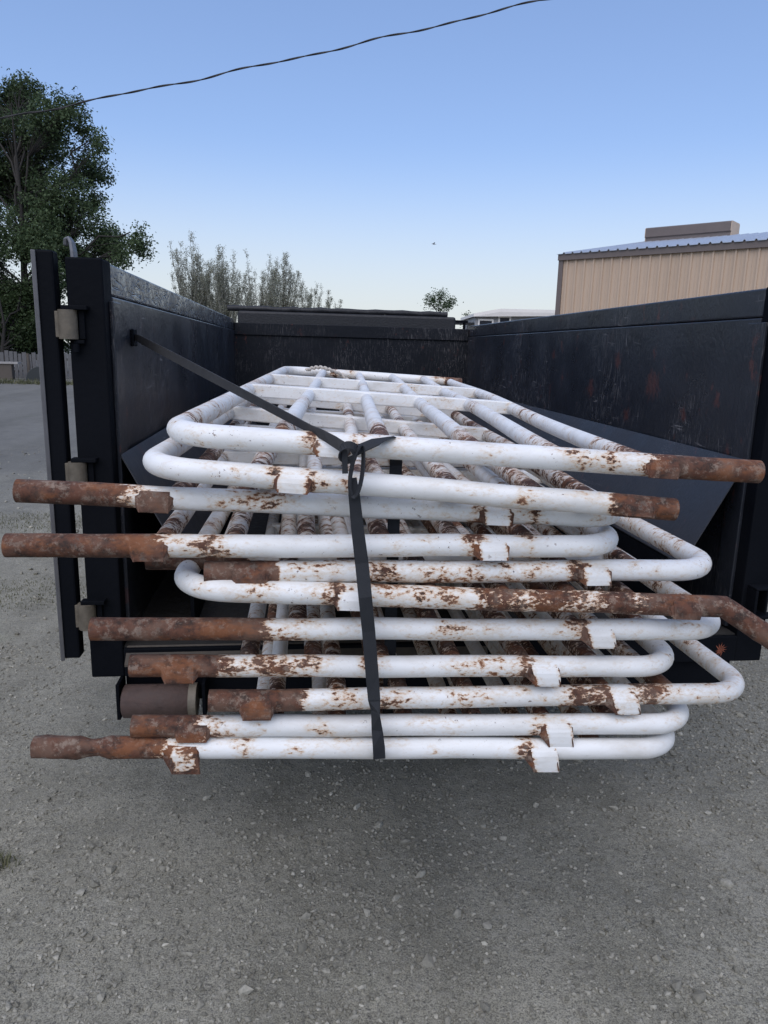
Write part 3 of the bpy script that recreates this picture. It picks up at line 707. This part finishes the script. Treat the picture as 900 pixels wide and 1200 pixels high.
# ------------------------------------------------------------------ the stack of pipe panels
RP = .0239
def smooth(x): x = max(0, min(1, x)); return x*x*(3-2*x)
def leg_point(px, py, Yi, psi):
    d = ray(px, py); nrm = Vector((math.sin(psi), math.cos(psi), 0)); o = Vector((.35, Yi, EYE))
    return CAM + d*((o-CAM).dot(nrm)/d.dot(nrm))
PANELS = []
def make_panel(label, A, B, Yi, psi, L, rise, full, part, tabs, seed, blobs=(), rails=(.20, .36, .52, .68, .83, .97), bars=(.42, .69), g0=.10, railg=.30, dent=False, kink=None, Rc=.10, barflat=True):
    """A: stub end, B: outside of the bend (pixels of the photo, at the depth Yi of this panel's near leg)"""
    psi = R(psi); rg = random.Random(seed)
    a = leg_point(*A, Yi, psi); bq = leg_point(*B, Yi, psi)
    eu = (bq-a).normalized(); LG = (bq-a).length; W = LG-RP+(.036 if B[0] > A[0] else .020)
    ew = Vector((math.sin(psi), math.cos(psi), rise/L)); ew = (ew-eu*ew.dot(eu)).normalized()
    if ew.y < 0: ew = -ew
    en = eu.cross(ew); en = en if en.z > 0 else -en
    P = lambda u, w_, n_=0.0: a+eu*u+ew*w_+en*n_
    upx = lambda px: (px-A[0])/(B[0]-A[0])*LG
    t = empty('pipe_panel', a); tag(t, label, 'pipe panel', 'white pipe panels stacked in the trailer')
    uf, up_ = abs(upx(full)), abs(upx(part)); bl = [(upx(x), wd, am) for x, wd, am in blobs]+[(upx(tx-20), .022, .62) for tx, g_, _, _ in tabs if g_ < .5]
    def g_leg(u):
        g = g0 + .10*noise.noise(Vector((u*7, seed*1.7, 0)))
        g = max(g, 1.0*(1-smooth((u-uf)/max(.02, (up_-uf)*1.35)))**1.1)
        for c, wd, am in bl: g = max(g, g0+am*.62*math.exp(-((u-c)/wd)**2))
        return g
    # bent outer frame: near leg, top rail, far leg
    pts = []; gs = []; step = .022
    n = int((W-Rc)/step)
    k0 = 0
    if kink:                                     # stub bent at the kink
        ku, dvec = kink
        for i in range(12, 0, -1):
            tt = i/12; pts.append(P(ku, 0)+Vector(dvec)*tt); gs.append(1.0)
        k0 = ku
    for i in range(n+1):
        u = k0+(W-Rc-k0)*i/n; fd = min(1, i/6)*min(1, (n-i)/6); pts.append(P(u, .0035*fd*noise.noise(Vector((u*4, seed*3.1, 1))), .0028*fd*noise.noise(Vector((u*5, seed*2.3, 8))))); gs.append(g_leg(u))
    for i in range(1, 13):
        th = math.pi/2*i/12; pts.append(P(W-Rc+Rc*math.sin(th), Rc-Rc*math.cos(th))); gs.append(g0+.12*noise.noise(Vector((i*.3, seed, 4))))
    m_ = int((L-2*Rc)/.05)
    for i in range(1, m_): pts.append(P(W, Rc+(L-2*Rc)*i/m_)); gs.append(g0+.10+.25*noise.noise(Vector((i*.25, seed*2.2, 9))))
    for i in range(0, 13):
        th = math.pi/2*i/12; pts.append(P(W-Rc+Rc*math.cos(th), L-Rc+Rc*math.sin(th))); gs.append(g0)
    fs_ = .18
    for i in range(1, 31): 
        u = (W-Rc)+(fs_-(W-Rc))*i/30; pts.append(P(u, L)); gs.append(g_leg(u) if u > up_ else .5+.4*(1-u/up_))
    lump = 20 if dent else 0
    def rad(i):
        r_ = RP*(1+.016*noise.noise(Vector((i*.35, seed*1.9, 3))))
        if gs[i] > .8: r_ *= 1+.035*noise.noise(Vector((i*.9, seed, 0)))
        if dent and i < 10:
            q = i
            return (lambda an, q=q: RP*(.98+.26*noise.noise(Vector((math.cos(an)*1.6, math.sin(an)*1.6, q*.45+seed)))-(.20 if q in (5, 6) else 0)))
        return r_
    b = MB(); b.tube(pts, rad, 20, gs, cap=True, hollow=.86)
    b.build('bent_frame', M['pipe'], t)
    for s_ in rails:
        u = max(W-s_, .17)
        if s_ != rails[-1] and u < .28: continue
        w0, w1 = RP*.4, L-RP*.4; k = int((w1-w0)/.05); off = rg.uniform(0, 40); gr = railg*rg.uniform(.4, 1.5)
        ps = [P(u, w0+(w1-w0)*i/k, .004*math.sin(i*.16+off)) for i in range(k+1)]
        gg = [max(gr+.34*noise.noise(Vector((i*.17, off, seed))), .55-.06*i if i < 6 else 0) for i in range(k+1)]
        b = MB(); b.tube(ps, .0208, 14, gg, cap=False); b.build('rail', M['pipe'], t)
    for f in bars:
        w_ = f*L; u0 = max(.17, W-rails[-1]); b = MB(); K = 24
        vs = []; gg = []; hw_ = .0225
        for i in range(K+1):
            u = u0+(W-u0-RP*.3)*i/K
            vs += [P(u, w_+a_*hw_, c_*hw_) for a_, c_ in ((-1, -1), (1, -1), (1, 1), (-1, 1))]; gg += [.10+.16*noise.noise(Vector((i*.4, seed, f*9)))]*4
        b.add(vs, [(4*i+k, 4*i+4+k, 4*i+4+(k+1) % 4, 4*i+(k+1) % 4) for i in range(K) for k in range(4)]+[(0, 1, 2, 3), (4*K+3, 4*K+2, 4*K+1, 4*K)], gg)
        b.build('cross_bar', M['pipe'], t, .004)
    # bent strap brackets on the near leg
    for tx, g, drop, tilt in tabs:
        u = upx(tx); hw = .030; drop -= .011; prof = [(RP*.70, RP*.66), (RP*.90, RP*.50), (RP*1.12, RP*.22), (RP*1.28, -RP*.15), (RP*1.33, -RP*.6), (RP*1.32, -RP-drop*.4), (RP*1.26, -RP-drop)]
        b = MB(); th = .0045; vs = []
        colx = (-hw, -hw*.62, 0, hw*.62, hw); colg = (.40, .04, -.02, .04, .36); nq = len(prof); gg = []; fs = []
        for sx, cg in zip(colx, colg):
            for k, (fy, fz) in enumerate(prof):
                sh = tilt*(k/(nq-1)) + (.0004)*math.sin(k*2.1+sx*90+seed)
                for e in (0, th):
                    fy2 = fy-e*(.3 if k < 2 else 1); fz2 = fz-e*(1 if k < 2 else .25)
                    vs.append(P(u, 0)+eu*(sx+sh) - ew*fy2 + en*fz2)
                    gg.append(.9 if e else min(1, g + (cg if g < .5 else 0) + (.22 if k in (0, nq-1) and g < .5 else 0)))
        S2 = 2*nq
        for c_ in range(4):
            for k in range(nq-1):
                a0 = c_*S2+k*2; b0 = a0+S2
                fs += [(a0, a0+2, b0+2, b0), (a0+1, b0+1, b0+3, a0+3)]
            a0 = c_*S2; e0 = c_*S2+(nq-1)*2
            fs += [(a0, a0+S2, a0+S2+1, a0+1), (e0, e0+1, e0+S2+1, e0+S2)]
        for k in range(nq-1):
            a0 = k*2; c0 = 4*S2+k*2
            fs += [(a0, a0+1, a0+3, a0+2), (c0, c0+2, c0+3, c0+1)]
        b.add(vs, fs, gg)
        for sx in (-hw+.001, hw-.001):       # added web closing each open gap; inside rust and shadow coloured as rust
            ex = -.010 if sx < 0 else .010
            q = [P(u, 0)+eu*(sx+f*tilt)-ew*a_+en*b_ for f, a_, b_ in ((.1, RP*1.0, RP*.42), (.6, RP*1.33, -RP*.7), (.95, RP*1.40, -RP-drop*.8))]
            q += [P(u, 0)+eu*(sx+ex)-ew*RP*.80-en*RP*.58, P(u, 0)+eu*(sx+ex)-ew*RP*.97+en*RP*.2]
            q2 = [v_+eu*(.003 if sx < 0 else -.003) for v_ in q]
            b.add(q+q2, [(0,1,2,3,4),(9,8,7,6,5)]+[(i,(i+1)%5,5+(i+1)%5,5+i) for i in range(5)], .85)
        b.build('strap_bracket', M['pipe'], t, .0012)
    PANELS.append((t, P, W, L)); return P, W

make_panel('lowest white pipe panel of the stack, with lumpy dirt-caked stub at left', (40, 875), (791, 877), 1.46, .6, 2.8, .01, 100, 212, [(201, .38, .034, .012), (618, -.05, .030, .014)], 1, [(190, .05, .42), (275, .03, .30), (330, .04, .22)], dent=True, g0=.04)
make_panel('second lowest white pipe panel, its torn rusty end just above the lowest pipe', (155, 851), (808, 848), 1.47, .5, 2.8, .012, 172, 250, [(222, .55, .008, 0), (637, -.05, .030, .014)], 2, [(240, .05, .5), (365, .035, .30), (300, .03, .2)], g0=.04)
make_panel('third white pipe panel from below, bend sticking out furthest right over the gravel', (245, 821), (875, 812), 1.47, -.5, 2.8, .014, 318, 362, [(297, 1.0, .020, 0), (712, .02, .022, .018)], 3, [(380, .06, .42), (440, .04, .33), (540, .04, .30), (655, .045, .40), (745, .035, .46), (835, .04, .26)], g0=.16)
make_panel('fourth white pipe panel from below, short dark crumpled stub above the rusty roller', (153, 780), (790, 781), 1.47, .5, 2.8, .016, 222, 262, [(208, 1.0, .014, 0), (622, .02, .022, .014)], 4, [(262, .03, .6), (310, .06, .52), (350, .05, .48), (420, .03, .5), (550, .05, .4)], g0=.10)
make_panel('white pipe panel with the longest plain brown rusty stub at left, under the kinked one', (107, 737), (846, 738), 1.47, .2, 2.8, .018, 262, 315, [(683, .03, .020, .016)], 5, [(290, .04, .6), (330, .05, .32), (520, .06, .18)], g0=.15)
p6 = leg_point(850, 711, 1.44, R(1.5)); p6b = at_y(935, 768, 1.36)
make_panel('heavily rusted pipe panel, bend at left, its brown end kinked down at right', (850, 711), (206, 690), 1.44, 1.5, 2.8, .02, 840, 690, [(795, 1.0, .006, .0), (402, .04, .012, 0)], 6, [(780, .08, .85), (710, .08, .78), (640, .08, .68), (570, .08, .58), (510, .05, .42), (470, .06, .34), (375, .035, .45), (300, .04, .3), (430, .04, .35)], g0=.12, kink=(.004, tuple(p6b-p6)))
make_panel('white pipe panel with a torn rusty sleeve end inside the left bend below', (240, 671), (836, 668), 1.475, -.5, 2.8, .022, 306, 325, [(290, 1.0, .008, 0), (682, .03, .012, .008)], 7, [(350, .05, .30), (430, .04, .26), (520, .06, .22), (600, .04, .2)], g0=.17)
make_panel('mostly hidden pipe panel set further back, only its rusty stub showing at left', (172, 655), (718, 655), 1.60, .3, 2.7, .02, 250, 300, [], 8, [], g0=.15)
make_panel('white pipe panel with a rusty stub reaching furthest left of the stack', (7, 639), (723, 640), 1.465, .3, 2.8, .024, 105, 205, [(165, .85, .012, 0), (562, .03, .010, .006)], 9, [(215, .05, .40), (235, .03, .45), (490, .02, .2), (610, .012, .5)], g0=.08)
make_panel('slightly tilted white pipe panel with rusty stub at left below the bends', (20, 575), (727, 607), 1.505, .8, 2.8, .024, 75, 170, [(172, .70, .014, 0), (568, .03, .006, .006)], 10, [(155, .05, .55), (255, .06, .30), (300, .05, .28), (690, .012, .5), (620, .012, .55)], g0=.09)
make_panel('second highest white pipe panel, bend at left and short rusty end at right', (790, 597), (166, 547), 1.425, 3.0, 2.82, .03, 752, 700, [(337, .12, .010, 0), (742, .80, -.012, 0)], 11, [(352, .03, .5), (400, .03, .35), (600, .02, .3)], g0=.07, rails=(.215, .42, .61, .79, .95), bars=(.40, .66))
make_panel('topmost white pipe panel of the stack, long rusty end at upper right', (889, 553), (195, 508), 1.43, 3.6, 2.85, .045, 832, 730, [(382, .20, .006, 0), (767, .70, .006, 0)], 12, [(362, .03, .42), (410, .02, .4), (705, .04, .42), (660, .03, .3), (560, .03, .22)], g0=.07, railg=.10, rails=(.215, .42, .61, .79, .95), bars=(.43, .68))

# ------------------------------------------------------------------ strap round the stack
st = empty('tie_strap', (0, 1.35, 1.4)); tag(st, 'black webbing strap tied round the white panels and to the left trailer wall', 'strap')
K = at_y(410, 530, 1.385)
d_ = ray(159, 395); a0 = CAM + d_*((XI+.012)/d_.x); mid = at_y(170, 402, 2.02); mid2 = at_y(330, 490, 1.60)
T1 = at_y(366, 504, 1.440)
ts = (0, .06, .2, .35, .5, .65, .8, .92, 1)
pts = [a0+(T1-a0)*t for t in ts]+[at_y(378, 509.5, 1.414), at_y(391, 517, 1.400), at_y(402, 524, 1.392), K]
wd = [Vector((0, 0, 1)).lerp(Vector((.3, -.9, .3)), min(1, t*1.2)) for t in ts]+[Vector((.3, -.6, .6)), Vector((.3, -.3, .8)), Vector((.3, -.1, .9)), Vector((.3, 0, .9))]
b = MB(); b.ribbon(pts, wd, [.022, .026, .027, .027, .026, .025, .024, .023, .022, .022, .022, .021, .021], .002); b.build('side_webbing', M['strap_grey'], st)
b = MB(); b.box((XI-.0+.001, a0.y-.025, a0.z-.03), (XI+.011, a0.y+.03, a0.z+.025)); b.build('anchor_plate', M['frame'], st, .003)
def yf(k): return k
frp = [(413, 560, 1.378), (415, 580, 1.376), (419, 620, 1.385), (424, 660, 1.392), (428, 700, 1.380), (432, 740, 1.394), (436, 790, 1.398), (438.5, 820, 1.398), (440, 836, 1.398), (442, 856, 1.404), (444, 876, 1.405), (444.5, 889, 1.412)]
wds = [Vector((1, 0, 0)), Vector((1, 0, 0)), Vector((1, 0, 0)), Vector((1, 0, 0)), Vector((1, 0, 0)), Vector((1, 0, 0)), Vector((1, 0, 0)), Vector((1, -.2, 0)), Vector((1, -1.2, 0)), Vector((1, -.5, 0)), Vector((1, 0, 0)), Vector((1, 0, 0))]
b = MB(); ptsf = [at_y(*q) for q in frp]
low = ptsf[-1]; ptsf += [low+Vector((.003, .03, -.016)), low+Vector((.006, .075, -.014)), low+Vector((.010, .11, .008))]; wds += [Vector((1, 0, 0))]*3
b.ribbon(ptsf, wds, [.016, .022, .025, .027, .027, .027, .027, .026, .024, .025, .026, .026, .026, .026, .026], .002); b.build('front_webbing', M['strap'], st)
# loop of webbing that the two ends pass through
b = MB(); c = at_y(418, 552, 1.372)
lp = [c+Vector((.011*math.sin(a)+.006*math.cos(a), -.003+.006*math.sin(2*a), .050*math.cos(a))) for a in [2*math.pi*i/24 for i in range(25)]]
b.ribbon(lp, [Vector((.35, -.9, 0))]*25, .013, .0025)
c2 = at_y(408, 530, 1.372)
lp = [c2+Vector((.016*math.cos(a), -.010*math.sin(a)-.004, .016*math.sin(a))) for a in [2*math.pi*i/18 for i in range(19)]]
b.ribbon(lp, [Vector((.2, .3, .9))]*19, .014, .0025)
b.ribbon([at_y(404, 527, 1.374), at_y(404, 540, 1.370), at_y(404.5, 555, 1.369)], Vector((1, 0, 0)), [.010, .011, .011], .002)
b.build('knot', M['strap'], st)
# strap passes over the top pipe to the back of the stack
tp = leg_point(455, 518, 1.43, R(3.6))
b = MB(); back = [at_y(412, 531, 1.378), at_y(424, 525, 1.380), at_y(440, 518, 1.392), at_y(455, 514.5, 1.420), at_y(464, 517, 1.478), at_y(464, 545, 1.545)]
bx = back[-1]
back += [Vector((bx.x, 1.555, z)) for z in (1.30, 1.15, 1.0, .85, .74)]
b.ribbon(back, [Vector((.3, .4, .8)), Vector((.5, .6, .6)), Vector((.5, .8, .3)), Vector((.75, .6, .1))]+[Vector((1, 0, 0))]*7, [.020, .022, .024, .026, .027]+[.027]*6, .002); b.build('back_webbing', M['strap'], st)
# bit of rope on the far pipe
b = MB(); c = at_y(392, 441, 4.22); pts = []
for i in range(60):
    t = i/59; pts.append(c+Vector((-.16+.24*t, .02*math.sin(t*9), .030+.018*math.sin(t*5)-(.06*max(0, t-.8)*5*.6)))+Vector((0, math.cos(t*60)*.004, math.sin(t*60)*.004)))
b.tube(pts, .0085, 6); tag(b.build('rope', M['rope']), 'short twisted pale rope lying on the far end of the top panel', 'rope')
